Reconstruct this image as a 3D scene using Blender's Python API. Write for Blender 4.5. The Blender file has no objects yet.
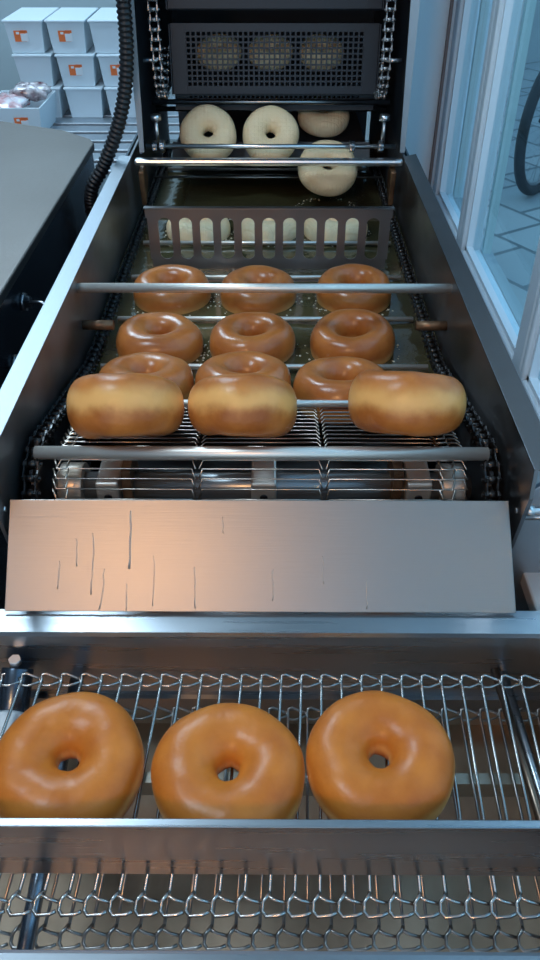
import bpy, bmesh, math, random
from mathutils import Vector, Matrix
random.seed(7)
R = math.radians
PI = math.pi
S = bpy.context.scene
CH = 1.36                       # camera height; h below means "metres under the eye line"

# ------------------------------------------------------------ camera
cam = bpy.data.cameras.new('camera')
cam.sensor_fit = 'VERTICAL'
cam.sensor_height = 24.0
cam.lens = 787.0 / 960.0 * 24.0
cam.clip_start = 0.02
camo = bpy.data.objects.new('camera', cam)
S.collection.objects.link(camo)
camo.location = (0.01, 0, CH)
camo.rotation_euler = (R(90 - 38.7), 0, R(0.28))
S.camera = camo

# ------------------------------------------------------------ world, lights, exposure
S.view_settings.view_transform = 'Standard'
S.view_settings.look = 'None'
S.view_settings.gamma = 1
S.view_settings.exposure = 0.0
S.view_settings.use_curve_mapping = False
W = bpy.data.worlds.new('sky')
S.world = W
W.use_nodes = True
nt = W.node_tree
nt.nodes.clear()
wo = nt.nodes.new('ShaderNodeOutputWorld')
bg = nt.nodes.new('ShaderNodeBackground')
gr = nt.nodes.new('ShaderNodeTexCoord')
sp = nt.nodes.new('ShaderNodeSeparateXYZ')
cr = nt.nodes.new('ShaderNodeValToRGB')
cr.color_ramp.elements[0].position = 0.0
cr.color_ramp.elements[0].color = (0.52, 0.74, 0.92, 1)
cr.color_ramp.elements[1].position = 0.7
cr.color_ramp.elements[1].color = (0.30, 0.62, 1.0, 1)
nt.links.new(gr.outputs['Generated'], sp.inputs[0])
nt.links.new(sp.outputs['Z'], cr.inputs[0])
nt.links.new(cr.outputs[0], bg.inputs[0])
bg.inputs[1].default_value = 1.35
nt.links.new(bg.outputs[0], wo.inputs[0])


def area(name, loc, rot, sx, sy, power, color):
    l = bpy.data.lights.new(name, 'AREA')
    l.shape = 'RECTANGLE'
    l.size = sx
    l.size_y = sy
    l.energy = power
    l.color = color
    o = bpy.data.objects.new(name, l)
    S.collection.objects.link(o)
    o.location = loc
    o.rotation_euler = rot
    return o


# unseen ceiling lights added as cool fill (panel mesh at each, see added_ceiling_light)
ADDED_PANELS = [(-0.95, 0.35, 3.02), (-0.95, 2.3, 3.02), (-1.05, 3.1, 3.02)]
for i, p in enumerate(ADDED_PANELS):
    area('ceiling_panel_light', (p[0], p[1], p[2] - 0.02), (0, 0, 0), 0.58, 0.58, (18, 26, 20)[i], (0.54, 0.80, 1.0))
UNSEEN_LAMP = (-0.42, -1.0, 2.16)
hl = bpy.data.lights.new('heat_lamp_light', 'SPOT')  # unseen warm spot, added for the orange glow on the chute
hl.energy = 30
hl.color = (1.0, 0.50, 0.17)
hl.shadow_soft_size = 0.12
hl.spot_size = R(110)
hl.spot_blend = 0.5
hlo = bpy.data.objects.new('heat_lamp_light', hl)
S.collection.objects.link(hlo)
hlo.location = (UNSEEN_LAMP[0], UNSEEN_LAMP[1], UNSEEN_LAMP[2] - 0.02)
hlo.rotation_euler = (R(42), 0, R(-16))


# ------------------------------------------------------------ materials
def mat(name, col, rough=0.5, metal=0.0, coat=0.0, bump=None, vary=None, coord='Object', spec=0.5, scratch=None):
    m = bpy.data.materials.new(name)
    m.use_nodes = True
    n = m.node_tree.nodes
    L = m.node_tree.links
    b = n['Principled BSDF']
    b.inputs['Base Color'].default_value = (*col, 1)
    b.inputs['Roughness'].default_value = rough
    b.inputs['Metallic'].default_value = metal
    b.inputs['Coat Weight'].default_value = coat
    b.inputs['Coat Roughness'].default_value = 0.12
    b.inputs['Specular IOR Level'].default_value = spec
    tc = n.new('ShaderNodeTexCoord')

    def noise(scale, detail=3, st=None):
        t = n.new('ShaderNodeTexNoise')
        t.inputs['Scale'].default_value = scale
        t.inputs['Detail'].default_value = detail
        if st:
            mp = n.new('ShaderNodeMapping')
            mp.inputs['Scale'].default_value = st
            L.new(tc.outputs[coord], mp.inputs[0])
            L.new(mp.outputs[0], t.inputs['Vector'])
        else:
            L.new(tc.outputs[coord], t.inputs['Vector'])
        return t
    if vary:
        t = noise(vary[0], 4, vary[3] if len(vary) > 3 else None)
        r = n.new('ShaderNodeValToRGB')
        r.color_ramp.elements[0].position = 0.3
        r.color_ramp.elements[0].color = (*vary[1], 1)
        r.color_ramp.elements[1].position = 0.7
        r.color_ramp.elements[1].color = (*vary[2], 1)
        L.new(t.outputs[0], r.inputs[0])
        L.new(r.outputs[0], b.inputs['Base Color'])
    if bump:
        t = noise(bump[0], 3, bump[2] if len(bump) > 2 else None)
        bp = n.new('ShaderNodeBump')
        bp.inputs['Strength'].default_value = bump[1]
        bp.inputs['Distance'].default_value = 0.002
        L.new(t.outputs[0], bp.inputs['Height'])
        L.new(bp.outputs[0], b.inputs['Normal'])
    if scratch:
        t = noise(scratch[0], 4, scratch[3] if len(scratch) > 3 else None)
        mr = n.new('ShaderNodeMapRange')
        mr.inputs['From Min'].default_value = 0.35
        mr.inputs['From Max'].default_value = 0.65
        mr.inputs['To Min'].default_value = scratch[1]
        mr.inputs['To Max'].default_value = scratch[2]
        L.new(t.outputs[0], mr.inputs[0])
        L.new(mr.outputs[0], b.inputs['Roughness'])
    return m


M = {}
M['steel'] = mat('brushed_steel', (0.40, 0.41, 0.43), 0.3, 1, scratch=(20, 0.26, 0.32, (0.3, 8, 8)), bump=(60, 0.015, (0.2, 8, 8)))
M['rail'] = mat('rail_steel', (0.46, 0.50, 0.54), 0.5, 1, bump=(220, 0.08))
M['oily_rail'] = mat('oil_filmed_rail_steel', (0.20, 0.19, 0.19), 0.4, 1, bump=(220, 0.08))  # rail steel copy, darkened in colour for the right side's shade and dark reflections
M['rod'] = mat('satin_rod_steel', (0.86, 0.79, 0.71), 0.42, 0.85)
M['chute'] = mat('chute_steel', (0.335, 0.315, 0.295), 0.38, 1, bump=(60, 0.05, (0.5, 12, 12)))
M['polished'] = mat('polished_steel', (0.80, 0.81, 0.82), 0.28, 1)
M['wire'] = mat('wire_steel', (0.50, 0.47, 0.44), 0.25, 1)
M['copper_wire'] = mat('warm_wire_steel', (0.62, 0.52, 0.44), 0.3, 1)
M['dark_wire'] = mat('oily_dark_wire', (0.40, 0.37, 0.35), 0.3, 1)
M['tank'] = mat('oily_tank_steel', (0.20, 0.20, 0.21), 0.22, 1, scratch=(9, 0.28, 0.48), vary=(6, (0.18, 0.18, 0.19), (0.36, 0.37, 0.39)))
M['black_chain'] = mat('black_oiled_chain', (0.035, 0.033, 0.033), 0.28, 0.7, coat=0.3)
M['bright_chain'] = mat('bright_chain_steel', (0.50, 0.51, 0.52), 0.4, 1)
M['divider'] = mat('divider_steel', (0.20, 0.19, 0.19), 0.35, 0.9, vary=(5, (0.24, 0.225, 0.23), (0.34, 0.325, 0.33)))
M['basket'] = mat('dark_basket', (0.010, 0.016, 0.026), 0.45, 0.0)
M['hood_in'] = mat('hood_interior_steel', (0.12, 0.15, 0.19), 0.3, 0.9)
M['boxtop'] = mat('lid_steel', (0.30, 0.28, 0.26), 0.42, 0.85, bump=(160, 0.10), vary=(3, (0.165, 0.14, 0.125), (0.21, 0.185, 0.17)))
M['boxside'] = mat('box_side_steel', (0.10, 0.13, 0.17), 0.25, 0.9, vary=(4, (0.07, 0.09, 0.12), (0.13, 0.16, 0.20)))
M['black'] = mat('black_plastic', (0.012, 0.012, 0.014), 0.35)
M['rubber'] = mat('tyre_rubber', (0.02, 0.022, 0.026), 0.7, bump=(200, 0.3))
M['white'] = mat('white_window_paint', (0.72, 0.85, 0.93), 0.35)
M['tealwhite'] = mat('outer_sash_paint', (0.50, 0.68, 0.72), 0.4)
M['cream_sill'] = mat('sill_paint', (0.52, 0.50, 0.48), 0.5, bump=(50, 0.1))
M['wall'] = mat('wall_paint', (0.42, 0.50, 0.53), 0.8, bump=(40, 0.1))
M['leftwall'] = mat('dark_blue_wall_paint', (0.10, 0.13, 0.16), 0.8)
M['ceil'] = mat('ceiling_paint', (0.72, 0.74, 0.75), 0.9)
M['floor'] = mat('dark_floor', (0.10, 0.095, 0.095), 0.5, vary=(3, (0.075, 0.07, 0.07), (0.12, 0.115, 0.115)), bump=(90, 0.2))
M['tub'] = mat('milky_plastic', (0.72, 0.79, 0.84), 0.35)
M['tub'].node_tree.nodes['Principled BSDF'].inputs['Subsurface Weight'].default_value = 0.0
M['orange'] = mat('orange_label', (0.95, 0.20, 0.05), 0.5)
M['paper'] = mat('white_paper', (0.85, 0.86, 0.88), 0.6)
M['bag'] = mat('clear_bag_of_pieces', (0.6, 0.5, 0.52), 0.15, 0, coat=0.6, vary=(38, (0.10, 0.02, 0.03), (0.70, 0.66, 0.68)), bump=(60, 0.8))
M['bagwhite'] = mat('white_bag', (0.8, 0.8, 0.84), 0.2, 0, coat=0.6, vary=(26, (0.50, 0.10, 0.10), (0.78, 0.78, 0.83)), bump=(50, 0.9))
M['nylon'] = mat('white_nylon', (0.62, 0.63, 0.64), 0.5, vary=(60, (0.5, 0.5, 0.5), (0.7, 0.7, 0.71)))
M['pan'] = mat('crumb_pan_steel', (0.52, 0.46, 0.40), 0.4, 0.6, vary=(14, (0.40, 0.27, 0.18), (0.62, 0.44, 0.31)))
M['brown_rod'] = mat('browned_steel', (0.28, 0.20, 0.15), 0.3, 1)
M['brass'] = mat('brown_grease_brass', (0.40, 0.26, 0.14), 0.4, 0.6, vary=(60, (0.08, 0.04, 0.025), (0.30, 0.17, 0.09)))
M['bike'] = mat('bike_paint', (0.03, 0.04, 0.05), 0.3)
M['lampshade'] = mat('lamp_shade_metal', (0.05, 0.05, 0.05), 0.3, 0.6)
M['extwall'] = mat('exterior_render', (0.38, 0.44, 0.46), 0.85, bump=(12, 0.3), vary=(2, (0.35, 0.41, 0.43), (0.42, 0.48, 0.50)))


def emit_mat(name, col, st):
    m = bpy.data.materials.new(name)
    m.use_nodes = True
    b = m.node_tree.nodes['Principled BSDF']
    b.inputs['Emission Color'].default_value = (*col, 1)
    b.inputs['Emission Strength'].default_value = st
    b.inputs['Base Color'].default_value = (*col, 1)
    return m


M['dried'] = mat('dried_glaze', (0.50, 0.44, 0.39), 0.3, 0.5)
M['bulb'] = emit_mat('lit_heat_bulb', (1.0, 0.5, 0.2), 30)
M['panel'] = emit_mat('lit_panel_diffuser', (0.86, 0.93, 1.0), 4)

# glass: thin pane
g = bpy.data.materials.new('window_glass')
g.use_nodes = True
gn = g.node_tree.nodes
gl = g.node_tree.links
gn.clear()
o_ = gn.new('ShaderNodeOutputMaterial')
mx = gn.new('ShaderNodeMixShader')
tr = gn.new('ShaderNodeBsdfTransparent')
tr.inputs[0].default_value = (0.86, 0.95, 0.96, 1)
gs = gn.new('ShaderNodeBsdfGlossy')
gs.inputs['Roughness'].default_value = 0.01
fr = gn.new('ShaderNodeLayerWeight')
fp = gn.new('ShaderNodeMath')
fp.operation = 'POWER'
fp.inputs[1].default_value = 4.0
fm_ = gn.new('ShaderNodeMath')
fm_.operation = 'MULTIPLY_ADD'
fm_.inputs[1].default_value = 0.5
fm_.inputs[2].default_value = 0.03
gl.new(fr.outputs['Facing'], fp.inputs[0])
gl.new(fp.outputs[0], fm_.inputs[0])
gl.new(fm_.outputs[0], mx.inputs[0])
gl.new(tr.outputs[0], mx.inputs[1])
gl.new(gs.outputs[0], mx.inputs[2])
gl.new(mx.outputs[0], o_.inputs[0])
M['glass'] = g

# paving outside
pm = mat('grey_paving', (0.4, 0.4, 0.4), 0.7)
pn = pm.node_tree.nodes
pl = pm.node_tree.links
bt = pn.new('ShaderNodeTexBrick')
bt.inputs['Color1'].default_value = (0.34, 0.37, 0.38, 1)
bt.inputs['Color2'].default_value = (0.44, 0.46, 0.46, 1)
bt.inputs['Mortar'].default_value = (0.16, 0.18, 0.19, 1)
bt.inputs['Scale'].default_value = 1.0
bt.inputs['Brick Width'].default_value = 0.30
bt.inputs['Row Height'].default_value = 0.30
bt.inputs['Mortar Size'].default_value = 0.012
mp = pn.new('ShaderNodeMapping')
mp.inputs['Rotation'].default_value = (0, 0, R(58))
tcx = pn.new('ShaderNodeTexCoord')
pl.new(tcx.outputs['Object'], mp.inputs[0])
pl.new(mp.outputs[0], bt.inputs['Vector'])
pl.new(bt.outputs[0], pn['Principled BSDF'].inputs['Base Color'])
M['paving'] = pm


# frying oil: dark amber glossy pool
om = mat('frying_oil', (0.05, 0.045, 0.02), 0.06, 0, coat=0.3, vary=(5, (0.030, 0.027, 0.014), (0.085, 0.070, 0.030)), bump=(45, 0.35))
M['oil'] = om
M['foam'] = mat('oil_foam', (0.55, 0.50, 0.38), 0.15, 0, coat=0.6, bump=(400, 0.5))


def donut_mat(name, top, side, dark, coat, band=0.006, rough=0.35, grid=False, bandoff=0.0):
    m = bpy.data.materials.new(name)
    m.use_nodes = True
    n = m.node_tree.nodes
    L = m.node_tree.links
    b = n['Principled BSDF']
    b.inputs['Roughness'].default_value = rough
    b.inputs['Coat Weight'].default_value = coat
    b.inputs['Coat Roughness'].default_value = 0.3
    b.inputs['Specular IOR Level'].default_value = 0.3
    b.inputs['Subsurface Weight'].default_value = 0.05
    b.inputs['Subsurface Radius'].default_value = (0.01, 0.005, 0.002)
    b.inputs['Subsurface Scale'].default_value = 0.5
    tc = n.new('ShaderNodeTexCoord')
    oi = n.new('ShaderNodeObjectInfo')
    va = n.new('ShaderNodeVectorMath')
    va.operation = 'ADD'
    sc = n.new('ShaderNodeVectorMath')
    sc.operation = 'SCALE'
    sc.inputs['Scale'].default_value = 3.0
    L.new(oi.outputs['Random'], sc.inputs[0])
    L.new(tc.outputs['Object'], va.inputs[0])
    L.new(sc.outputs[0], va.inputs[1])
    t1 = n.new('ShaderNodeTexNoise')
    t1.inputs['Scale'].default_value = 38
    t1.inputs['Detail'].default_value = 4
    L.new(va.outputs[0], t1.inputs['Vector'])
    r1 = n.new('ShaderNodeValToRGB')
    r1.color_ramp.elements[0].position = 0.3
    r1.color_ramp.elements[0].color = (*dark, 1)
    r1.color_ramp.elements[1].position = 0.68
    r1.color_ramp.elements[1].color = (*top, 1)
    L.new(t1.outputs[0], r1.inputs[0])
    # pale waist band that never touched the oil: |z| small and outer radius
    sx = n.new('ShaderNodeSeparateXYZ')
    L.new(tc.outputs['Object'], sx.inputs[0])
    ad = n.new('ShaderNodeMath')
    ad.operation = 'SUBTRACT'
    ad.inputs[1].default_value = bandoff
    L.new(sx.outputs['Z'], ad.inputs[0])
    nz = n.new('ShaderNodeMath')
    nz.operation = 'MULTIPLY_ADD'
    nz.inputs[1].default_value = 0.018
    nz.inputs[2].default_value = -0.009
    L.new(t1.outputs[0], nz.inputs[0])
    a2 = n.new('ShaderNodeMath')
    L.new(ad.outputs[0], a2.inputs[0])
    L.new(nz.outputs[0], a2.inputs[1])
    ab = n.new('ShaderNodeMath')
    ab.operation = 'ABSOLUTE'
    L.new(a2.outputs[0], ab.inputs[0])
    mr = n.new('ShaderNodeMapRange')
    mr.interpolation_type = 'SMOOTHSTEP'
    mr.inputs['From Min'].default_value = band * 0.1
    mr.inputs['From Max'].default_value = band * 2.1
    mr.inputs['To Min'].default_value = 1
    mr.inputs['To Max'].default_value = 0
    L.new(ab.outputs[0], mr.inputs[0])
    mixc = n.new('ShaderNodeMix')
    mixc.data_type = 'RGBA'
    L.new(mr.outputs[0], mixc.inputs[0])
    L.new(r1.outputs[0], mixc.inputs[6])
    mixc.inputs[7].default_value = (*side, 1)
    L.new(mixc.outputs[2], b.inputs['Base Color'])
    t2 = n.new('ShaderNodeTexNoise')
    t2.inputs['Scale'].default_value = 130
    L.new(va.outputs[0], t2.inputs['Vector'])
    bp = n.new('ShaderNodeBump')
    bp.inputs['Strength'].default_value = 0.4
    bp.inputs['Distance'].default_value = 0.001
    if grid:
        ck = n.new('ShaderNodeTexBrick')
        ck.offset = 0.0
        ck.inputs['Scale'].default_value = 1
        ck.inputs['Brick Width'].default_value = 0.0062
        ck.inputs['Row Height'].default_value = 0.0062
        ck.inputs['Mortar Size'].default_value = 0.0011
        ck.inputs['Mortar Smooth'].default_value = 1.0
        ck.inputs['Color1'].default_value = (1, 1, 1, 1)
        ck.inputs['Color2'].default_value = (1, 1, 1, 1)
        ck.inputs['Mortar'].default_value = (0, 0, 0, 1)
        L.new(tc.outputs['Object'], ck.inputs['Vector'])
        L.new(ck.outputs[0], bp.inputs['Height'])
        bp.inputs['Strength'].default_value = 0.45
    else:
        L.new(t2.outputs[0], bp.inputs['Height'])
    L.new(bp.outputs[0], b.inputs['Normal'])
    return m


M['d_glazed'] = donut_mat('golden_donut', (0.66, 0.205, 0.028), (0.82, 0.38, 0.11), (0.50, 0.13, 0.016), 0.15, 0.004)
M['d_fried'] = donut_mat('oily_brown_donut', (0.54, 0.18, 0.04), (0.68, 0.34, 0.11), (0.38, 0.105, 0.02), 0.55, 0.005, 0.25, bandoff=-0.008)
M['d_lift'] = donut_mat('two_tone_donut', (0.60, 0.20, 0.04), (0.90, 0.45, 0.14), (0.38, 0.10, 0.018), 0.2, 0.0075, bandoff=0.004)
M['d_raw'] = donut_mat('raw_dough', (0.97, 0.73, 0.45), (0.97, 0.77, 0.50), (0.95, 0.69, 0.41), 0.1, 0.006, 0.5, grid=True)


# ------------------------------------------------------------ object helpers
C = S.collection


class MB:
    def __init__(s):
        s.v = []
        s.f = []
        s.smooth = set()

    def box(s, x0, x1, y0, y1, z0, z1, mtx=None):
        b = len(s.v)
        p = [(x0, y0, z0), (x1, y0, z0), (x1, y1, z0), (x0, y1, z0), (x0, y0, z1), (x1, y0, z1), (x1, y1, z1), (x0, y1, z1)]
        if mtx:
            p = [tuple(mtx @ Vector(q)) for q in p]
        s.v += p
        for f in ((0, 3, 2, 1), (4, 5, 6, 7), (0, 1, 5, 4), (1, 2, 6, 5), (2, 3, 7, 6), (3, 0, 4, 7)):
            s.f.append(tuple(b + i for i in f))
        return s

    def prism(s, pts, a0, a1, axis='X', mtx=None):
        """pts 2-D outline extruded along axis. X: pts are (y,z); Y: (x,z); Z: (x,y)"""
        b = len(s.v)
        k = len(pts)

        def mk(p, a):
            q = (a, p[0], p[1]) if axis == 'X' else ((p[0], a, p[1]) if axis == 'Y' else (p[0], p[1], a))
            return tuple(mtx @ Vector(q)) if mtx else q
        s.v += [mk(p, a0) for p in pts] + [mk(p, a1) for p in pts]
        s.f.append(tuple(b + i for i in range(k)))
        s.f.append(tuple(b + k + i for i in reversed(range(k))))
        for i in range(k):
            j = (i + 1) % k
            s.f.append((b + i, b + k + i, b + k + j, b + j))
        return s

    def tube(s, pts, r, n=8, closed=False, caps=True):
        pts = [Vector(p) for p in pts]
        m = len(pts)
        rs = r if isinstance(r, (list, tuple)) else [r] * m
        b = len(s.v)
        up = None
        for i, p in enumerate(pts):
            if closed:
                t = (pts[(i + 1) % m] - pts[i - 1]).normalized()
            elif i == 0:
                t = (pts[1] - pts[0]).normalized()
            elif i == m - 1:
                t = (pts[-1] - pts[-2]).normalized()
            else:
                t = ((pts[i + 1] - p).normalized() + (p - pts[i - 1]).normalized())
                t = t.normalized() if t.length > 1e-6 else (pts[i + 1] - p).normalized()
            if up is None:
                a = Vector((0, 0, 1)) if abs(t.z) < 0.9 else Vector((1, 0, 0))
                up = (a - t * a.dot(t)).normalized()
            else:
                up = (up - t * up.dot(t))
                up = up.normalized() if up.length > 1e-6 else t.orthogonal().normalized()
            w = t.cross(up)
            for k in range(n):
                an = 2 * PI * k / n
                s.v.append(tuple(p + (up * math.cos(an) + w * math.sin(an)) * rs[i]))
        for i in range(m if closed else m - 1):
            j = (i + 1) % m
            for k in range(n):
                l = (k + 1) % n
                s.smooth.add(len(s.f))
                s.f.append((b + i * n + k, b + i * n + l, b + j * n + l, b + j * n + k))
        if caps and not closed:
            s.f.append(tuple(b + k for k in reversed(range(n))))
            s.f.append(tuple(b + (m - 1) * n + k for k in range(n)))
        return s

    def cyl(s, p0, p1, r, n=20, r1=None):
        return s.tube([p0, p1], [r, r if r1 is None else r1], n)

    def lathe(s, prof, n=28, mtx=None):
        """prof: list of (r,z) revolved about Z"""
        b = len(s.v)
        for (r, z) in prof:
            for k in range(n):
                a = 2 * PI * k / n
                q = Vector((r * math.cos(a), r * math.sin(a), z))
                s.v.append(tuple(mtx @ q) if mtx else tuple(q))
        for i in range(len(prof) - 1):
            for k in range(n):
                l = (k + 1) % n
                s.smooth.add(len(s.f))
                s.f.append((b + i * n + k, b + i * n + l, b + (i + 1) * n + l, b + (i + 1) * n + k))
        s.f.append(tuple(b + k for k in reversed(range(n))))
        s.f.append(tuple(b + (len(prof) - 1) * n + k for k in range(n)))
        return s

    def build(s, name, m, parent=None, bevel=0, origin=None):
        off = Vector((0, 0, 0))
        if parent is not None:
            off = Vector(parent['_o'])
        elif origin is not None:
            off = Vector(origin)
        me = bpy.data.meshes.new(name)
        me.from_pydata([tuple(Vector(p) - off) for p in s.v], [], s.f)
        for i in s.smooth:
            me.polygons[i].use_smooth = True
        bm = bmesh.new()
        bm.from_mesh(me)
        bmesh.ops.recalc_face_normals(bm, faces=bm.faces)
        bm.to_mesh(me)
        bm.free()
        me.materials.append(m)
        o = bpy.data.objects.new(name, me)
        C.objects.link(o)
        if parent is not None:
            o.parent = parent
        elif origin is not None:
            o.location = origin
        o['_o'] = tuple(off)
        if bevel:
            bv = o.modifiers.new('bevel', 'BEVEL')
            bv.width = bevel
            bv.segments = 2
            bv.limit_method = 'ANGLE'
            bv.angle_limit = R(35)
        return o


def tag(o, label, cat, group=None, kind=None):
    o['label'] = label
    o['category'] = cat
    if group:
        o['group'] = group
    if kind:
        o['kind'] = kind
    return o


def empty(name, loc, label, cat, group=None):
    o = bpy.data.objects.new(name, None)
    o.empty_display_size = 0.05
    C.objects.link(o)
    o.location = loc
    o['_o'] = tuple(loc)
    return tag(o, label, cat, group)


def struct(o):
    o['kind'] = 'structure'
    return o


def h(v):
    return CH - v


# ------------------------------------------------------------ setting
WX = 0.298
struct(MB().box(-2.3, WX + 0.06, -2.2, 3.7, -0.06, 0).build('floor', M['floor']))
struct(MB().box(-2.3, WX + 0.12, -2.2, 3.7, 3.1, 3.16).build('ceiling', M['ceil']))
struct(MB().box(-2.36, -2.3, -2.2, 3.7, 0, 3.1).build('wall_left', M['leftwall']))
struct(MB().box(-2.36, WX + 0.06, 3.7, 3.76, 0, 3.1).build('wall_back', M['wall']))
# right wall: below the sill, above the windows, and the white panelled stretch past the last post
struct(MB().box(WX, WX + 0.06, -2.2, 3.7, 0, h(0.5)).build('wall_right', M['wall']))
struct(MB().box(WX - 0.005, WX + 0.09, 1.455, 1.80, h(0.5), 3.1).build('wall_right_panel', M['white'], bevel=0.002))
struct(MB().box(0.222, WX - 0.005, 1.456, 1.50, 0, 3.1).build('wall_return', M['white']))
struct(MB().box(WX, WX + 0.06, -2.2, 3.7, 2.85, 3.1).build('wall_right_header', M['wall']))
# sill shelf in front of the window
struct(MB().box(0.232, WX + 0.045, -0.4, 1.455, h(0.515), h(0.5)).build('trim_1', M['cream_sill'], bevel=0.002))
# dark seam at the edge of white panel
struct(MB().box(WX - 0.008, WX - 0.004, 1.447, 1.456, h(0.5), 2.85).build('trim_2', mat('grey_seam', (0.25, 0.22, 0.22), 0.8)))


def window(idx, y0, y1, fa=0.034, fb=0.034):
    """one sash: frame between y0,y1 with pane and white inner bead"""
    z0, z1 = h(0.5), 2.85
    f = MB()
    f.box(WX, WX + 0.030, y0, y0 + fa, z0, z1)
    f.box(WX, WX + 0.030, y1 - fb, y1, z0, z1)
    f.box(WX, WX + 0.030, y0 + fa, y1 - fb, z0, z0 + 0.02)
    f.box(WX, WX + 0.030, y0 + fa, y1 - fb, z1 - 0.04, z1)
    o = struct(f.build('window_%d' % idx, M['white'], bevel=0.003))  # 6 and 7 are added hidden windows for blue daylight
    b = MB()
    for a in (y0 + fa, y1 - fb - 0.007):
        b.box(WX + 0.006, WX + 0.016, a, a + 0.007, z0 + 0.02, z1 - 0.04)
    b.box(WX + 0.006, WX + 0.016, y0 + fa, y1 - fb, z0 + 0.02, z0 + 0.026)
    b.build('glazing_bead', M['white'], o)
    t = MB()
    for a in (y0 + fa + 0.007, y1 - fb - 0.017):
        t.box(WX + 0.030, WX + 0.042, a, a + 0.010, z0 + 0.02, z1 - 0.04)
    t.build('outer_frame', M['tealwhite'], o)
    MB().box(WX + 0.016, WX + 0.020, y0 + fa, y1 - fb, z0 + 0.02, z1 - 0.04).build('pane', M['glass'], o)
    return o


window(1, 1.190, 1.447, 0.020, 0.030)
window(2, 0.800, 1.190, 0.034, 0.022)
window(3, 0.35, 0.800, 0.034, 0.012)
window(4, -0.2, 0.35)
window(5, -1.2, -0.2)
window(6, 1.80, 2.75)  # hidden window, added for blue daylight on tubs and left rail
window(7, 2.75, 3.70)  # second hidden window, added for the same blue fill

# outside
struct(MB().box(WX + 0.06, 9, -3, 14, -0.05, 0.0).build('pavement', M['paving']))
struct(MB().box(0.42, 9, 7.2, 7.4, 0, 3.2).build('exterior_wall', M['extwall']))

# unseen ceiling panels, added as cool fill
for p, lb in zip(ADDED_PANELS, ('square lit ceiling panel above the front conveyor', 'square lit ceiling panel halfway to the back wall', 'square lit ceiling panel right above the stacked tubs')):
    e = empty('ceiling_light', (p[0], p[1], 3.1), lb, 'ceiling light')
    fr_ = MB()
    for a in ((-0.32, -0.3, -0.32, 0.32), (0.3, 0.32, -0.32, 0.32), (-0.3, 0.3, -0.32, -0.3), (-0.3, 0.3, 0.3, 0.32)):
        fr_.box(p[0] + a[0], p[0] + a[1], p[1] + a[2], p[1] + a[3], 3.03, 3.1)
    fr_.build('frame', M['white'], e)
    MB().box(p[0] - 0.3, p[0] + 0.3, p[1] - 0.3, p[1] + 0.3, 3.04, 3.06).build('diffuser', M['panel'], e)

# unseen lamp added behind and left of the viewer for the warm glow
e = empty('heat_lamp', (UNSEEN_LAMP[0], UNSEEN_LAMP[1], 3.1), 'hanging heat lamp with dark metal shade and warm bulb', 'lamp')
T = Matrix.Translation(UNSEEN_LAMP)
MB().lathe([(0.03, 0.12), (0.035, 0.11), (0.06, 0.08), (0.12, 0.0), (0.125, -0.02), (0.118, -0.018), (0.115, 0.0), (0.055, 0.075), (0.02, 0.10)], 28, T).build('shade', M['lampshade'], e)
MB().cyl((UNSEEN_LAMP[0], UNSEEN_LAMP[1], UNSEEN_LAMP[2] + 0.11), (UNSEEN_LAMP[0], UNSEEN_LAMP[1], 3.1), 0.006, 8).build('cord', M['black'], e)
MB().lathe([(0.012, 0.09), (0.02, 0.07), (0.045, 0.035), (0.05, 0.015), (0.03, 0.005), (0.004, 0.0)], 20, T).build('bulb', M['bulb'], e)


# ------------------------------------------------------------ fryer
F = empty('donut_fryer', (0, 0.8, 0), 'long stainless steel donut fryer with open oil trough, chains and sloping chute', 'donut fryer')
XI = 0.2045
for s in (-1, 1):
    prof = [(1.70, h(.36)), (0.462, h(.36)), (0.458, h(.385)), (0.470, h(.445)), (0.54, h(.62)), (1.70, h(.62))]
    a, b_ = (XI, XI + 0.003) if s > 0 else (-XI - 0.003, -XI)
    sp_ = MB().prism(prof, a, b_, 'X').build('side_panel', M['tank'], F)
    # sloped top flange, higher on the outside
    x0, x1 = s * XI, s * (XI + 0.0185)
    d = 0.001 if s < 0 else 0.004
    sec = [(x0, h(.360)), (x1, h(.360) + d), (x1, h(.368) + d), (x1 - s * 0.002, h(.368) + d), (x1 - s * 0.002, h(.3622) + d), (x0, h(.3622))]
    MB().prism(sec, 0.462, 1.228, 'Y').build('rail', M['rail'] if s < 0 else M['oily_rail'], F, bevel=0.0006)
    # outer skin and base
    MB().box(*sorted((s * (XI + 0.010), s * (XI + 0.013))), 0.50, 1.70, h(.80), h(.366)).build('outer_skin', M['boxside'], F)
MB().box(-XI, XI, 0.54, 1.70, h(.625), h(.62)).build('tank_floor', M['tank'], F)
MB().box(-0.21, 0.21, 0.62, 1.68, 0.10, h(.63)).build('cabinet_base', M['boxside'], F, bevel=0.006)
for sx in (-0.18, 0.18):
    for sy in (0.66, 1.64):
        MB().cyl((sx, sy, 0), (sx, sy, 0.10), 0.02, 12).build('foot', M['black'], F)
# cross bar over the trough
MB().cyl((-XI, 0.804, h(.375)), (XI, 0.804, h(.375)), 0.0052, 16).build('cross_bar', M['rod'], F)
# bar under hood mouth
MB().box(-0.200, 0.204, 1.216, 1.232, h(.372), h(.362)).build('mouth_lip', M['polished'], F, bevel=0.004)
MB().cyl((-0.19, 1.335, h(.425)), (0.19, 1.335, h(.425)), 0.002, 8).build('thin_bar', M['wire'], F)

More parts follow.
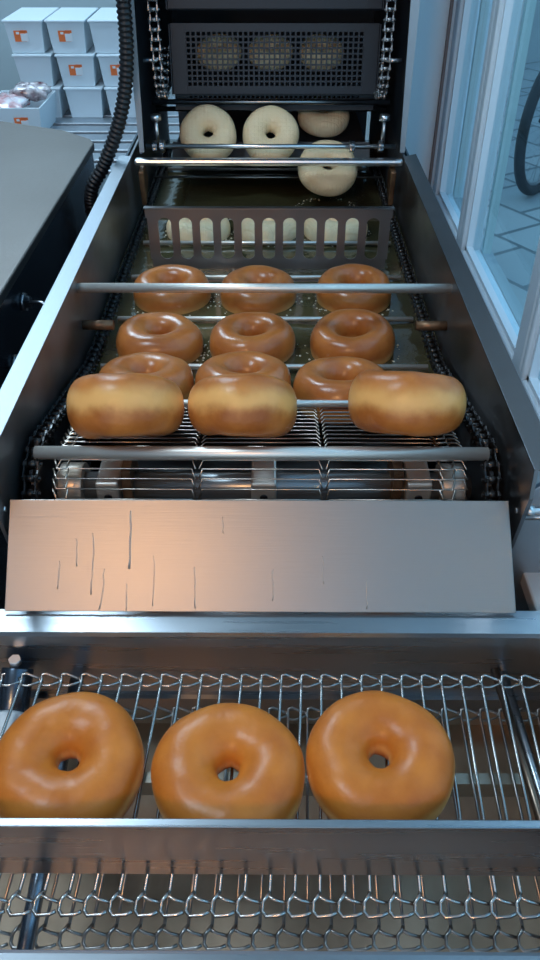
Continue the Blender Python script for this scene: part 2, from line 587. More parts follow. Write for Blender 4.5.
# chute plate
MBc = MB()
t = Vector((0, 0.4815 - 0.4215, 0.4064 * -1 + 0.472)).normalized()
n_ = Vector((0, -t.z, t.y))
A, B = Vector((0, 0.4815, h(.4064))), Vector((0, 0.4215, h(.472)))
th = 0.0018
lipd = 0.007
ch_o = MB()
p = [A, B, B - n_ * th, A - n_ * th]
ch_o.v += [tuple(q + Vector((x, 0, 0))) for x in (-0.2008, 0.1982) for q in p[:1]]
ch_o = MB()
w0, w1 = (-0.2008, 0.1985), (-0.2030, 0.2030)
vs = []
for q, (xa, xb) in ((A, w0), (B, w1)):
    for dz in (0, -1):
        vs.append((xa, (q + n_ * dz * th).y, (q + n_ * dz * th).z))
        vs.append((xb, (q + n_ * dz * th).y, (q + n_ * dz * th).z))
ch_o.v = vs
ch_o.f = [(0, 1, 5, 4), (2, 6, 7, 3), (0, 2, 3, 1), (4, 5, 7, 6), (0, 4, 6, 2), (1, 3, 7, 5)]
# bent back top flange
k = len(ch_o.v)
back = Vector((0, 0.010, -0.004))
chute = ch_o.build('chute', M['chute'], F, bevel=0.0005)
# dried drips on the chute
dr = MB()
random.seed(11)
for x, u0, u1, w in [(-0.104, .10, .62, .0011), (-0.137, .3, .85, .0007), (-0.128, .62, .98, .0007), (-0.150, .35, .6, .0006), (-0.164, .55, .8, .0006), (-0.085, .5, .95, .0005), (-0.052, .6, .97, .0006), (0.01, .62, .9, .0005), (0.05, .5, .75, .0004), (0.085, .7, .97, .0006), (-0.106, .75, .99, .0006), (-0.03, .15, .3, .0005)]:
    pts = []
    nn = 7
    for i in range(nn):
        u = u0 + (u1 - u0) * i / (nn - 1)
        q = A.lerp(B, u) + n_ * 0.0001
        pts.append((x + random.uniform(-0.0007, 0.0007) + 0.004 * (x < -0.11) * math.sin(3 * u), q.y, q.z))
    dr = MB()
    dr.tube(pts, [w * 0.3] + [w * .6] * (nn - 2) + [w], 5)
    dr.build('drip_mark', M['dried'], chute)

# front shaft drum
SY, SH = 0.548, 0.446
MB().cyl((-0.185, SY, h(SH)), (0.185, SY, h(SH)), 0.0125, 20).build('shaft', mat('dark_shaft', (0.30, 0.31, 0.32), 0.3, 0.8), F)
for x in (-0.168, 0.168):
    MB().cyl((x - 0.0105, SY, h(SH)), (x + 0.0105, SY, h(SH)), 0.021, 28).build('collar', mat('browned_collar', (0.42, 0.33, 0.24), 0.35, 0.7, vary=(30, (0.38, 0.28, 0.19), (0.70, 0.62, 0.55))), F, bevel=0.001)
for x, w in ((-0.134, 0.010), (0.002, 0.011), (0.137, 0.011)):
    c = MB().box(x - w, x + w, SY - 0.021, SY + 0.02, h(SH) - 0.018, h(SH) + 0.019).build('clamp_block', M['rod'], F, bevel=0.002)
    MB().cyl((x, SY - 0.0225, h(SH) + 0.004), (x, SY - 0.0208, h(SH) + 0.004), 0.0035, 12).build('bolt_hole', M['black'], c)
for x in (-0.117, 0.118):
    MB().box(x - 0.004, x + 0.004, SY - 0.019, SY + 0.02, h(SH) - 0.02, h(SH) + 0.03).build('guide_plate', M['brass'], F)


# chains --------------------------------------------------
def resample(path, step):
    path = [Vector(p) for p in path]
    out = [path[0].copy()]
    i = 0
    cur = path[0].copy()
    while True:
        # walk to a point at euclid distance step
        found = False
        while i < len(path) - 1:
            a, b = cur if not found else cur, path[i + 1]
            if (b - cur).length >= step:
                # segment from path[i] to path[i+1]: find point at distance step from cur
                p0 = path[i] if (path[i] - cur).length < step else cur
                lo, hi = 0.0, 1.0
                for _ in range(30):
                    mid = (lo + hi) / 2
                    if ((p0.lerp(b, mid)) - cur).length < step:
                        lo = mid
                    else:
                        hi = mid
                q = p0.lerp(b, hi)
                out.append(q)
                cur = q
                path[i] = q
                found = True
                break
            i += 1
        if not found:
            return out


def chain(path, pitch, width, ph, name, m, parent, th=0.0014, pinext=0.002):
    """roller chain in a YZ plane; path of (x,y,z)"""
    pts = resample(path, pitch)
    b = MB()
    for i in range(len(pts) - 1):
        p, q = pts[i], pts[i + 1]
        d = (q - p)
        L = d.length
        d.normalize()
        up = Vector((0, -d.z, d.y))
        outer = i % 2
        hw = width / 2 if outer else width / 2 - th
        for s in (-1, 1):
            xa = p.x + s * hw
            xb = p.x + s * (hw - th)
            o2 = []
            for (u, v) in ((-.22, -.25), (-.22, .25), (-.05, .5), (.25, .36), (.5, .30), (.75, .36), (1.05, .5), (1.22, .25), (1.22, -.25), (1.05, -.5), (.75, -.36), (.5, -.30), (.25, -.36), (-.05, -.5)):
                w = p + d * (u * L) + up * (v * ph)
                o2.append((w.y, w.z))
            b.prism(o2, min(xa, xb), max(xa, xb), 'X')
    for p in pts:
        b.tube([(p.x - width / 2 - pinext, p.y, p.z), (p.x + width / 2 + pinext, p.y, p.z)], ph * 0.16, 6)
        b.tube([(p.x - width / 2 + 2 * th, p.y, p.z), (p.x + width / 2 - 2 * th, p.y, p.z)], ph * 0.34, 8)
    return b.build(name, m, parent)


def arc(cy, cz, r, a0, a1, n):
    return [(cy + r * math.cos(R(a0 + (a1 - a0) * i / n)), cz + r * math.sin(R(a0 + (a1 - a0) * i / n))) for i in range(n + 1)]


# side path: low along oil, rising to drum, wrapping the front sprocket
CR = 0.046
prof = [(1.60, h(.452)), (0.83, h(.452)), (0.76, h(.448)), (0.68, h(.430))] + arc(SY, h(SH), CR, 70, 250, 24) + [(0.62, h(.52)), (1.6, h(.56))]
for s in (-1, 1):
    chain([(s * 0.1935, y, z) for y, z in prof], 0.0127, 0.013, 0.0105, 'drive_chain', M['black_chain'], F)
    sk = MB()
    teeth = 18
    o2 = []
    for k in range(teeth * 4):
        a = 2 * PI * k / (teeth * 4)
        rr = CR - 0.005 + (0.006 if k % 4 in (1, 2) else 0)
        o2.append((SY + rr * math.cos(a), h(SH) + rr * math.sin(a)))
    sk.prism(o2, s * 0.1935 - 0.0015, s * 0.1935 + 0.0015, 'X')
    sk.build('sprocket', M['black_chain'], F)
    # guide channel below the chain and greasy nozzle on the wall
    MB().box(s * 0.178 - 0.001, s * 0.178 + 0.001, 0.70, 1.5, h(.50), h(.462)).build('chain_guide', M['tank'], F)
    MB().cyl((s * 0.17, 0.80, h(.418)), (s * 0.2045, 0.80, h(.418)), 0.0055, 14).build('nozzle', M['brass'], F)
    MB().prism([(1.24, h(.374)), (1.21, h(.378)), (1.215, h(.43)), (1.25, h(.40))], s * 0.19 - 0.004, s * 0.19 + 0.004, 'X').build('bracket', M['brass'], F, bevel=0.002)

# flight bars between the rows
fl = [(0.5335, .3985, 0.0058, .1915), (0.640, .418, 0.0036, .18), (0.755, .445, 0.0032, .18), (0.872, .447, 0.0030, .18), (0.992, .447, 0.003, .18), (1.110, .447, 0.003, .18), (1.235, .447, 0.003, .18), (1.45, .447, 0.003, .18)]
for y, hh, r, w in fl:
    MB().cyl((-w, y, h(hh)), (w, y, h(hh)), r, 14).build('flight_bar', M['rod'], F)

# wire discharge belt (three lanes of z-bent wires)
bp_ = [(0.86, h(.512)), (0.80, h(.492)), (0.66, h(.428))] + arc(SY, h(SH), 0.040, 78, 235, 20)
bpts = resample([(0, y, z) for y, z in bp_], 0.0088)
xs = [-0.176, -0.0545, 0.0535, 0.176]
wb = MB()
for i in range(len(bpts) - 1):
    p, q = bpts[i], bpts[i + 1]
    for a in range(3):
        x0, x1 = xs[a] + 0.0015, xs[a + 1] - 0.0015
        wb.tube([(x0, q.y, q.z), (x0 + 0.003, p.y, p.z), (x1 - 0.003, p.y, p.z), (x1, q.y, q.z)], 0.00075, 5)
    for x in (xs[0] + 0.012, xs[3] - 0.012):
        mid = (p + q) / 2
        wb.tube([(x - 0.013, p.y, p.z), (x - 0.010, q.y, q.z), (x - 0.002, q.y, q.z), (x, p.y, p.z)], 0.001, 5)
wb.build('wire_belt', M['copper_wire'], F)
MB().prism([(0.64, h(.55)), (0.86, h(.535)), (0.86, h(.53)), (0.60, h(.50)), (0.60, h(.505))], -0.17, 0.17, 'X').build('drip_tray', M['tank'], F)

# slotted divider plate
dv = MB()
DY = 1.02
zt, zb = h(.364), h(.4475)
xl, xr = -0.1585, 0.1655
nslot = 11
pitch = 0.0275
xc0 = 0.0035 - 5 * pitch
sw = 0.0085
s0, s1 = zb + 0.014, zt - 0.013
dv.box(xl, xr, DY, DY + 0.002, s1 + 0.0, zt)
dv.box(xl + 0.004, xr - 0.004, DY, DY + 0.002, zb, s0)
xedge = [xl + 0.002]
for k in range(nslot):
    xc = xc0 + k * pitch
    xedge += [xc - sw, xc + sw]
xedge.append(xr - 0.002)
for k in range(0, len(xedge), 2):
    dv.box(xedge[k], xedge[k + 1], DY, DY + 0.002, s0, s1)
for k in range(nslot):         # rounded slot ends
    xc = xc0 + k * pitch
    for zc, sg in ((s1, -1), (s0, 1)):
        for side in (-1, 1):
            pts = [(xc + side * sw, zc)]
            for j in range(7):
                a = R(90 * j / 6)
                pts.append((xc + side * sw * math.cos(a), zc + sg * (sw * 0.9) * (1 - math.sin(a))))
            # corner fillet region between arc and slot corner
            dv.prism([(xc + side * sw, zc)] + [(xc + side * sw * math.cos(R(90 * j / 6)), zc + sg * sw * 0.9 * (1 - math.sin(R(90 * j / 6)))) for j in range(7)], DY, DY + 0.002, 'Y')
dvo = dv.build('slotted_divider', M['divider'], F)
MB().box(xl - 0.001, xr + 0.001, DY - 0.004, DY + 0.004, zt - 0.0005, zt + 0.001).build('divider_flange', M['steel'], dvo)
# hex bolts where chute joins the panels
for s in (-1, 1):
    MB().cyl((s * 0.2035, 0.476, h(.412)), (s * 0.235, 0.476, h(.412)), 0.0022, 10).build('pivot_pin', M['polished'], F)
    MB().lathe([(0.0045, 0), (0.0045, 0.006)], 6, Matrix.Translation((s * 0.212, 0.476, h(.412))) @ Matrix.Rotation(R(90), 4, 'Y')).build('pivot_nut', M['polished'], F)

# oil
oil = MB()
nx, ny = 24, 60
b0 = 0
for j in range(ny + 1):
    for i in range(nx + 1):
        oil.v.append((-0.2035 + 0.407 * i / nx, 0.70 + 0.95 * j / ny, h(.452) + 0.0006 * math.sin(i * 1.3 + j * .9) * math.sin(j * .7)))
for j in range(ny):
    for i in range(nx):
        a = j * (nx + 1) + i
        oil.smooth.add(len(oil.f))
        oil.f.append((a, a + 1, a + nx + 2, a + nx + 1))
oo = oil.build('frying_oil', M['oil'])
tag(oo, 'dark hot frying oil pooled in the fryer trough', 'oil', kind='stuff')


# ------------------------------------------------------------ donuts
def donut_mesh(seed, D=0.10, hole=0.009, thick=0.043, m=None, dimple=0.0):
    rnd = random.Random(seed)
    Ro = D / 2
    a = (Ro - hole) / 2
    rm = (Ro + hole) / 2
    b = thick / 2
    U_, V_ = 72, 36
    ph = [rnd.uniform(0, 6.28) for _ in range(8)]
    v = []
    f = []
    for i in range(U_):
        u = 2 * PI * i / U_
        k1 = 1 + 0.018 * math.sin(2 * u + ph[0]) + 0.012 * math.sin(3 * u + ph[1])
        k2 = 1 + 0.04 * math.sin(u + ph[2]) + 0.015 * math.sin(3 * u + ph[3])
        hk = 1 + 0.12 * math.sin(2 * u + ph[4])
        for j in range(V_):
            w = 2 * PI * j / V_
            c, s = math.cos(w), math.sin(w)
            # fuller shoulders on the outside, soft funnel inside
            e = 0.86 if c > 0 else 1.0
            rr = rm + a * math.copysign(abs(c) ** e, c)
            zz = b * math.copysign(abs(s) ** 0.88, s) * k2
            if c < 0:
                rr = rm + (rr - rm) * (1 - 0.12 * (hk - 1) / 0.12 * 0.2)
            rr *= k1
            bumpy = 0.00025 * math.sin(5 * u + ph[5] + 2 * w) + 0.00012 * math.sin(9 * u + ph[6] - 3 * w)
            v.append(((rr + bumpy) * math.cos(u), (rr + bumpy) * math.sin(u), zz + bumpy))
    for i in range(U_):
        for j in range(V_):
            f.append((i * V_ + j, ((i + 1) % U_) * V_ + j, ((i + 1) % U_) * V_ + (j + 1) % V_, i * V_ + (j + 1) % V_))
    me = bpy.data.meshes.new('donut')
    me.from_pydata(v, [], f)
    for p_ in me.polygons:
        p_.use_smooth = True
    me.materials.append(m)
    return me


def donut(name, loc, rot, label, group, me, scale=1.0):
    o = bpy.data.objects.new(name, me)
    C.objects.link(o)
    o.location = loc
    o.rotation_mode = 'ZYX'     # spin about its own axis first, then tilt
    o.rotation_euler = rot
    o.scale = (scale,) * 3
    return tag(o, label, 'donut', group)


mg = [donut_mesh(i, 0.100, 0.0072, 0.038, M['d_glazed']) for i in range(3)]
G = 'golden donuts on the front conveyor'
donut('golden_donut', (-0.1285, 0.2965, h(.487)), (R(3), R(2), 0.3), 'golden donut at the left end of the front row, cut by frame edge', G, mg[0], 1.045)
donut('golden_donut', (-0.0195, 0.2905, h(.488)), (R(1), R(-1), 1.9), 'middle golden donut of the three resting on front wire conveyor', G, mg[1], 1.045)
donut('golden_donut', (0.0832, 0.3000, h(.487)), (R(2), R(-3), 3.7), 'golden donut at the right end of the front row, blue sheen', G, mg[2], 1.03)

ml = [donut_mesh(20 + i, 0.101, 0.009, 0.052, M['d_lift']) for i in range(3)]
G = 'two-tone donuts riding up the discharge belt'
donut('fried_donut', (-0.1165, 0.571, h(.377)), (R(-37), R(-1), 0.2), 'two-tone donut nearly on edge, left one above front roller', G, ml[0], 1.0)
donut('fried_donut', (-0.0165, 0.574, h(.379)), (R(-37), R(1), 1.4), 'two-tone donut nearly on edge, middle one above front roller', G, ml[1], 0.96)
donut('fried_donut', (0.126, 0.576, h(.375)), (R(-31), R(3), 2.4), 'darker brown two-tone donut at right above the front roller', G, ml[2], 0.99)

mf = [donut_mesh(40 + i, 0.099, hole, 0.046, M['d_fried']) for i, hole in enumerate((0.010, 0.012, 0.015))]
G = 'brown donuts frying in the oil trough'
rows = [
    ((-0.121, 0.696, .432), (-11, 0), 0, 'half-hidden brown donut behind the left upright donut'),
    ((-0.0205, 0.698, .432), (-11, 1), 1, 'half-hidden brown donut behind the middle upright donut'),
    ((0.0795, 0.690, .434), (-10, -2), 2, 'brown donut tilted beside bare belt wires, left of the dark upright donut'),
    ((-0.1215, 0.806, .444), (-1, 2), 0, 'wet brown donut floating at left, second row below the cross bar'),
    ((-0.0148, 0.806, .444), (0, 0), 1, 'wet brown donut floating mid-trough, second row below the cross bar'),
    ((0.1005, 0.808, .443), (2, -2), 2, 'wet brown donut with wide funnel hole, right side below the cross bar'),
    ((-0.1205, 0.938, .444), (1, 0), 1, 'brown donut crossed by the cross bar, left of its row'),
    ((-0.0100, 0.936, .444), (1, 0), 0, 'brown donut crossed by the cross bar, middle of its row'),
    ((0.1135, 0.938, .444), (2, 0), 2, 'darker brown donut crossed by the cross bar, right of its row'),
]
for i, (l, rt, k, lb) in enumerate(rows):
    donut('frying_donut', (l[0], l[1], h(l[2])), (R(rt[0]), R(rt[1]), i * 1.1), lb, G, mf[k], 1.0 if i < 6 else 0.985)

mr_ = [donut_mesh(60 + i, 0.090, 0.0075, 0.038, M['d_raw']) for i in range(3)]
G = 'pale raw donuts floating behind the divider'
for i, (x, lb) in enumerate(((-0.103, 'left'), (-0.000, 'middle'), (0.102, 'right'))):
    donut('raw_donut', (x, 1.160, h(.445)), (0, 0, i), 'pale raw donut in oil seen through slots, %s one behind divider' % lb, G, mr_[i], 1.05)
G = 'pale raw donuts dropping out of the proofer'
donut('raw_donut', (0.0945, 1.275, h(.392)), (R(38), R(3), 0.0), 'pale raw donut splashing into the oil just under proofer mouth', G, mr_[0], 1.03)
donut('raw_donut', (-0.0945, 1.318, h(.353)), (R(48), R(-2), 0), 'raw donut with grid print, left one on the proofer slide', G, mr_[1], 1.0)
donut('raw_donut', (0.0045, 1.316, h(.354)), (R(48), R(2), 0), 'raw donut with grid print, middle one on the proofer slide', G, mr_[2], 1.0)
donut('raw_donut', (0.0930, 1.415, h(.350)), (R(20), 0, 0), 'shaded raw donut lying back under the perforated basket', G, mr_[0], 0.95)
for i, x in enumerate((-0.078, 0.004, 0.085)):
    donut('raw_donut', (x, 1.402, h(.252)), (R(22), 0, i), 'raw donut glimpsed through holes of perforated basket, %s one' % ('left', 'middle', 'right')[i], 'raw donuts inside the basket', mr_[i], 0.78)

# foam rings where donuts meet the oil
fo = MB()
rnd = random.Random(5)
spots = [(l[0], l[1], 0.050) for l, _, _, _ in rows[3:]] + [(-0.103, 1.160, 0.047), (0, 1.160, 0.047), (0.102, 1.160, 0.047), (0.0945, 1.262, 0.043)]
for (x, y, r) in spots:
    heavy = y > 1.2
    for k in range(90 if heavy else 46):
        a = rnd.uniform(0, 6.28)
        rr = r * rnd.uniform(0.98, 1.16 if not heavy else 1.25)
        q = rnd.uniform(0.0007, 0.0019)
        bx, by = x + rr * math.cos(a), y + rr * math.sin(a)
        if abs(bx) > 0.17:
            continue
        fo.lathe([(q, 0), (q * .85, q * .5), (q * .4, q * .9)], 7, Matrix.Translation((bx, by, h(.4525))))
tag(fo.build('oil_bubbles', M['foam']), 'small pale bubbles fizzing around the frying donuts', 'bubbles', kind='stuff')


# ------------------------------------------------------------ proofer hood
H = empty('proofer_cabinet', (0, 1.4, h(.62)), 'tall steel proofer hood with open dark front over the fryer end', 'proofer')
HX0, HX1 = -0.1925, 0.2065
for s, x in ((-1, HX0), (1, HX1)):
    xx = sorted((x, x - s * 0.003))
    MB().box(xx[0], xx[1], 1.236, 1.76, h(.359), h(-.32)).build('side_panel', M['hood_in'], H)
    # folded front flange, wider at the top
    pts = [(x, h(.356)), (x, h(-.32)), (x - s * 0.026, h(-.32)), (x - s * 0.007, h(.356))]
    MB().prism(pts, 1.233, 1.2365, 'Y').build('front_flange', M['rail'], H)
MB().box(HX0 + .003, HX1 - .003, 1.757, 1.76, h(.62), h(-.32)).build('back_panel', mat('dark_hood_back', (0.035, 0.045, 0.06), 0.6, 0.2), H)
MB().box(HX0, HX1, 1.236, 1.76, h(-.32), h(-.323)).build('top_panel', M['steel'], H)
MB().box(HX0, HX1, 1.233, 1.236, h(-.02), h(-.32)).build('front_panel', M['steel'], H)
# slide plate and rods
ang = R(45)
MB().box(-0.155, 0.165, -0.030, 0.012, -0.0015, 0, Matrix.Translation((0, 1.335, h(.379))) @ Matrix.Rotation(R(38), 4, 'X')).build('slide_plate', M['divider'], H)
MB().box(-0.155, 0.165, 1.350, 1.72, h(.3895), h(.388), ).build('feed_shelf', M['divider'], H)
MB().cyl((-0.185, 1.250, h(.352)), (0.195, 1.250, h(.352)), 0.0035, 12).build('roller_rod', M['polished'], H)
MB().cyl((-0.185, 1.40, h(.335)), (0.195, 1.40, h(.335)), 0.004, 12).build('roller_rod', M['steel'], H)
MB().cyl((-0.185, 1.36, h(.315)), (0.195, 1.36, h(.315)), 0.004, 12).build('roller_rod', M['steel'], H)
for x in (-0.171, -0.160, 0.128, 0.172):
    MB().cyl((x - .004, 1.250, h(.352)), (x + .004, 1.250, h(.352)), 0.009, 6 if x != -0.160 else 18).build('rod_collar', M['steel'], H, bevel=0.001)
for x in (-0.168, 0.176):
    c = MB().cyl((x, 1.262, h(.352)), (x, 1.262, h(.318)), 0.003, 10).build('adjusting_bolt', M['polished'], H)
    MB().cyl((x, 1.262, h(.318)), (x, 1.262, h(.310)), 0.008, 6).build('bolt_head', M['polished'], c)
for s, x in ((-1, -0.1625), (1, 0.1745)):
    pth = [(x, 1.29, h(-.28)), (x, 1.29, h(.24))]
    for k in range(1, 14):
        a = R(k * 9)
        pth.append((x, 1.29 + 0.04 * (1 - math.cos(a)), h(.24) - 0.06 * math.sin(a)))
    pth.append((x, 1.40, h(.24)))
    chain([(a_, b_, c_) for a_, b_, c_ in pth], 0.0127, 0.014, 0.009, 'proofer_chain', M['bright_chain'], H, th=0.0016)
    MB().cyl((x, 1.29, h(.242)), (s * 0.19 + .007, 1.29, h(.242)), 0.003, 10).build('chain_pin', M['polished'], H)


def perforated(name, x0, x1, z0, z1, y, nx_, nz_, fill, parent, mtx):
    b = MB()
    X = [x0]
    px = (x1 - x0) / nx_
    pz = (z1 - z0) / nz_
    idx = {}

    def vert(x, z):
        key = (round(x, 5), round(z, 5))
        if key not in idx:
            idx[key] = len(b.v)
            b.v.append(tuple(mtx @ Vector((x, y, z))))
        return idx[key]
    for i in range(nx_):
        for j in range(nz_):
            a0, a1 = x0 + i * px, x0 + (i + 1) * px
            c0, c1 = z0 + j * pz, z0 + (j + 1) * pz
            m_ = (1 - fill) / 2
            i0, i1 = a0 + px * m_, a1 - px * m_
            j0, j1 = c0 + pz * m_, c1 - pz * m_
            o = [vert(a0, c0), vert(a1, c0), vert(a1, c1), vert(a0, c1)]
            n2 = [vert(i0, j0), vert(i1, j0), vert(i1, j1), vert(i0, j1)]
            for k in range(4):
                l = (k + 1) % 4
                b.f.append((o[k], o[l], n2[l], n2[k]))
    # rim
    mx_, mz = 0.022, 0.010
    R0, R1, Z0, Z1 = x0 - mx_, x1 + mx_, z0 - mz, z1 + mz
    for (a0, a1, c0, c1) in ((R0, x0, Z0, Z1), (x1, R1, Z0, Z1), (x0, x1, Z0, z0), (x0, x1, z1, Z1)):
        q = len(b.v)
        b.v += [tuple(mtx @ Vector(p)) for p in ((a0, y, c0), (a1, y, c0), (a1, y, c1), (a0, y, c1))]
        b.f.append((q, q + 1, q + 2, q + 3))
    o = b.build(name, M['basket'], parent)
    so = o.modifiers.new('thick', 'SOLIDIFY')
    so.thickness = 0.0012
    return o


def basket(name_label, zc, top, bot, y0, tilt, full=True):
    """perforated carrier tray: front, floor, back, cheeks"""
    T_ = Matrix.Translation((0.0105, y0, zc)) @ Matrix.Rotation(tilt, 4, 'X')
    e_ = perforated('carrier_basket', -0.136, 0.136, bot + 0.011, top - 0.009, 0, 34, 10, 0.68, H, T_)
    T2 = T_ @ Matrix.Translation((0, 0.004, bot)) @ Matrix.Rotation(R(-62), 4, 'X')
    perforated('basket_floor', -0.138, 0.138, 0.010, 0.085, 0, 36, 8, 0.58, e_, T2)
    for s in (-1, 1):
        MB().prism([(0, bot), (0, top), (0.09, bot + 0.05), (0.09, bot + 0.02)], s * 0.160 - 0.001, s * 0.160 + 0.001, 'X', T_).build('basket_cheek', M['basket'], e_)
    return e_


basket('b', h(.253), 0.048, -0.048, 1.350, R(-8))
basket('b', h(.137), 0.048, -0.048, 1.350, R(-8))
basket('b', h(.021), 0.048, -0.048, 1.350, R(-8))
perforated('lower_grille', -0.138, 0.138, -0.012, 0.006, 0, 36, 3, 0.6, H, Matrix.Translation((0.0105, 1.375, h(.308))) @ Matrix.Rotation(R(-8), 4, 'X'))

# ------------------------------------------------------------ front glazing conveyor
K = empty('cooling_conveyor', (0, 0.3, 0), 'stainless cooling conveyor with hooked wire belt and low guard plates', 'conveyor')
# back wall with folded lip on top
LX = 0.52
MB().prism([(0.4265, h(.475)), (0.4035, h(.4755)), (0.4020, h(.479)), (0.4045, h(.560)), (0.4060, h(.560)), (0.4040, h(.480)), (0.4045, h(.4772)), (0.4265, h(.4767))], -LX, LX, 'X').build('back_guard', M['steel'], K)
MB().box(-LX, LX, 0.400, 0.428, h(.572), h(.556)).build('back_frame_bar', M['tank'], K)
# front guard plate
MB().prism([(0.2330, h(.4475)), (0.2385, h(.4480)), (0.2385, h(.4498)), (0.2350, h(.4498)), (0.2350, h(.508)), (0.2330, h(.508))], -LX, LX, 'X').build('front_guard', M['steel'], K, bevel=0.0008)
MB().box(-LX, LX, 0.150, 0.186, h(.54), h(.497)).build('front_bar', M['steel'], K, bevel=0.003)
MB().box(-LX, LX, 0.12, 0.43, h(.632), h(.628)).build('crumb_pan', M['pan'], K)
MB().box(-LX, LX, 0.425, 0.43, h(.632), h(.572)).build('pan_wall', M['pan'], K)
MB().box(-LX, LX, 0.324, 0.333, h(.574), h(.556)).build('cross_brace', mat('tan_steel', (0.40, 0.34, 0.27), 0.4, 0.9), K)
for sx in (-0.49, 0.49):
    for sy in (0.14, 0.41):
        MB().box(sx - .015, sx + .015, sy - .015, sy + .015, 0, h(.632)).build('leg', M['steel'], K, bevel=0.003)
# support tubes
MB().cyl((-0.153, 0.428, h(.536)), (-0.1435, 0.150, h(.542)), 0.0055, 16).build('support_tube', mat('blue_tube', (0.30, 0.33, 0.38), 0.2, 1), K)
MB().cyl((-0.1545, 0.416, h(.5363)), (-0.1536, 0.404, h(.5363)), 0.0066, 16).build('tube_collar', M['steel'], K)
MB().cyl((0.1975, 0.428, h(.524)), (0.2075, 0.150, h(.532)), 0.0038, 14).build('support_tube', M['steel'], K)
MB().cyl((0.1905, 0.405, h(.520)), (0.2015, 0.150, h(.528)), 0.0036, 14).build('support_rod', M['brown_rod'], K)


def hooked_belt(name, y0, y1, hh, pitch, r, m, skew, x0, x1, amp, off=0.0):
    """wire belt: one bent wire per pitch, its flattened hooks catch the neighbour at both edges"""
    b = MB()
    n = int((x1 - x0) / pitch)
    z = h(hh)
    for k in range(n):
        x = x0 + k * pitch + off
        xf = x + skew * (y1 - y0) * -1
        # main rod from back (y1) to front (y0)
        back = [(x, y1, z), (x + 0.0005, y1 + 0.003, z + 0.0035), (x + 0.0035, y1 + 0.0045, z + 0.0030), (x + pitch * 0.95, y1 + 0.0012, z + 0.0002), (x + pitch * 1.05, y1 - 0.001, z - 0.0012)]
        b.tube([(xf, y0, z)] + [(x, y1 - 0.004, z)] + back, r, 6)
        b.tube([(x - 0.0022, y1 + 0.0016, z + 0.0022), (x + 0.001, y1 - 0.0035, z - 0.0015), (x + 0.006, y1 - 0.0042, z - 0.001), (x + pitch * 0.98, y1 - 0.0012, z + 0.0004)], r * 0.9, 6)
        # front hooks
        f = [(xf, y0 + 0.002, z), (xf - 0.0018, y0 - 0.002, z + 0.0028), (xf - 0.0042, y0 - 0.004, z + 0.001), (xf - 0.0046, y0 - 0.009, z - 0.001), (xf - 0.002, y0 - 0.0122, z - 0.001), (xf + pitch * 0.38, y0 - 0.0118, z), (xf + pitch * 0.62, y0 - 0.0105, z + 0.001)]
        b.tube(f, r, 6)
        b.tube([(xf - 0.002, y0 - 0.001, z + 0.002), (xf + 0.004, y0 - 0.003, z), (xf + pitch * 0.75, y0 - 0.0045, z - 0.001)], r * 0.9, 6)
    return b.build(name, m, K)


hooked_belt('top_belt', 0.2215, 0.3835, .510, 0.0157, 0.00125, M['wire'], 0.05, -0.36, 0.36, 0.004)
hooked_belt('return_belt', 0.2190, 0.383, .553, 0.0157, 0.0012, M['dark_wire'], 0.03, -0.36, 0.36, 0.004, 0.006)
# white roller and fitting at the left
ro = MB().lathe([(0.012, -0.05), (0.028, -0.05), (0.032, -0.044), (0.032, 0.008), (0.027, 0.014), (0.012, 0.014)], 28, Matrix.Translation((-0.196, 0.350, h(.548))) @ Matrix.Rotation(R(-90), 4, 'X')).build('end_roller', M['nylon'], K)
ft = MB().cyl((-0.196, 0.366, h(.536)), (-0.194, 0.397, h(.512)), 0.0125, 20)
ft.build('bearing_arm', M['boxside'], K, bevel=0.001)
MB().lathe([(0.005, 0), (0.005, 0.005)], 6, Matrix.Translation((-0.193, 0.394, h(.502)))).build('arm_nut', M['polished'], K)

# ------------------------------------------------------------ control box at left
Bx = empty('control_box', (-0.6, 1.0, 0), 'large grey steel box with spattered flat lid, left of the fryer', 'control box')
lid = MB().prism([(-0.289, 0.45), (-0.289, 1.368), (-0.300, 1.392), (-0.358, 1.446), (-0.372, 1.452), (-0.60, 1.56), (-1.0, 1.56), (-1.0, 0.45)], h(.392), h(.380), 'Z')
lid.build('lid', M['boxtop'], Bx, bevel=0.002)
MB().prism([(-0.292, 0.46), (-0.292, 1.364), (-0.362, 1.440), (-0.60, 1.55), (-0.99, 1.55), (-0.99, 0.46)], h(.85), h(.392), 'Z').build('body', M['boxside'], Bx, bevel=0.002)
for sx in (-0.33, -0.95):
    for sy in (0.48, 1.34):
        MB().box(sx - .02, sx + .02, sy - .02, sy + .02, 0, h(.85)).build('leg', M['steel'], Bx)
for (y, hh) in ((0.872, .425), (0.80, .468)):
    k_ = MB().lathe([(0.012, 0), (0.012, 0.004), (0.008, 0.004), (0.008, 0.010)], 6, Matrix.Translation((-0.292, y, h(hh))) @ Matrix.Rotation(R(90), 4, 'Y')).build('gland_nut', M['steel'], Bx)
MB().tube([(-0.283, 0.872, h(.425)), (-0.268, 0.868, h(.424)), (-0.254, 0.862, h(.430)), (-0.247, 0.858, h(.445)), (-0.246, 0.855, h(.50))], 0.0022, 8).build('cable', M['steel'], Bx)
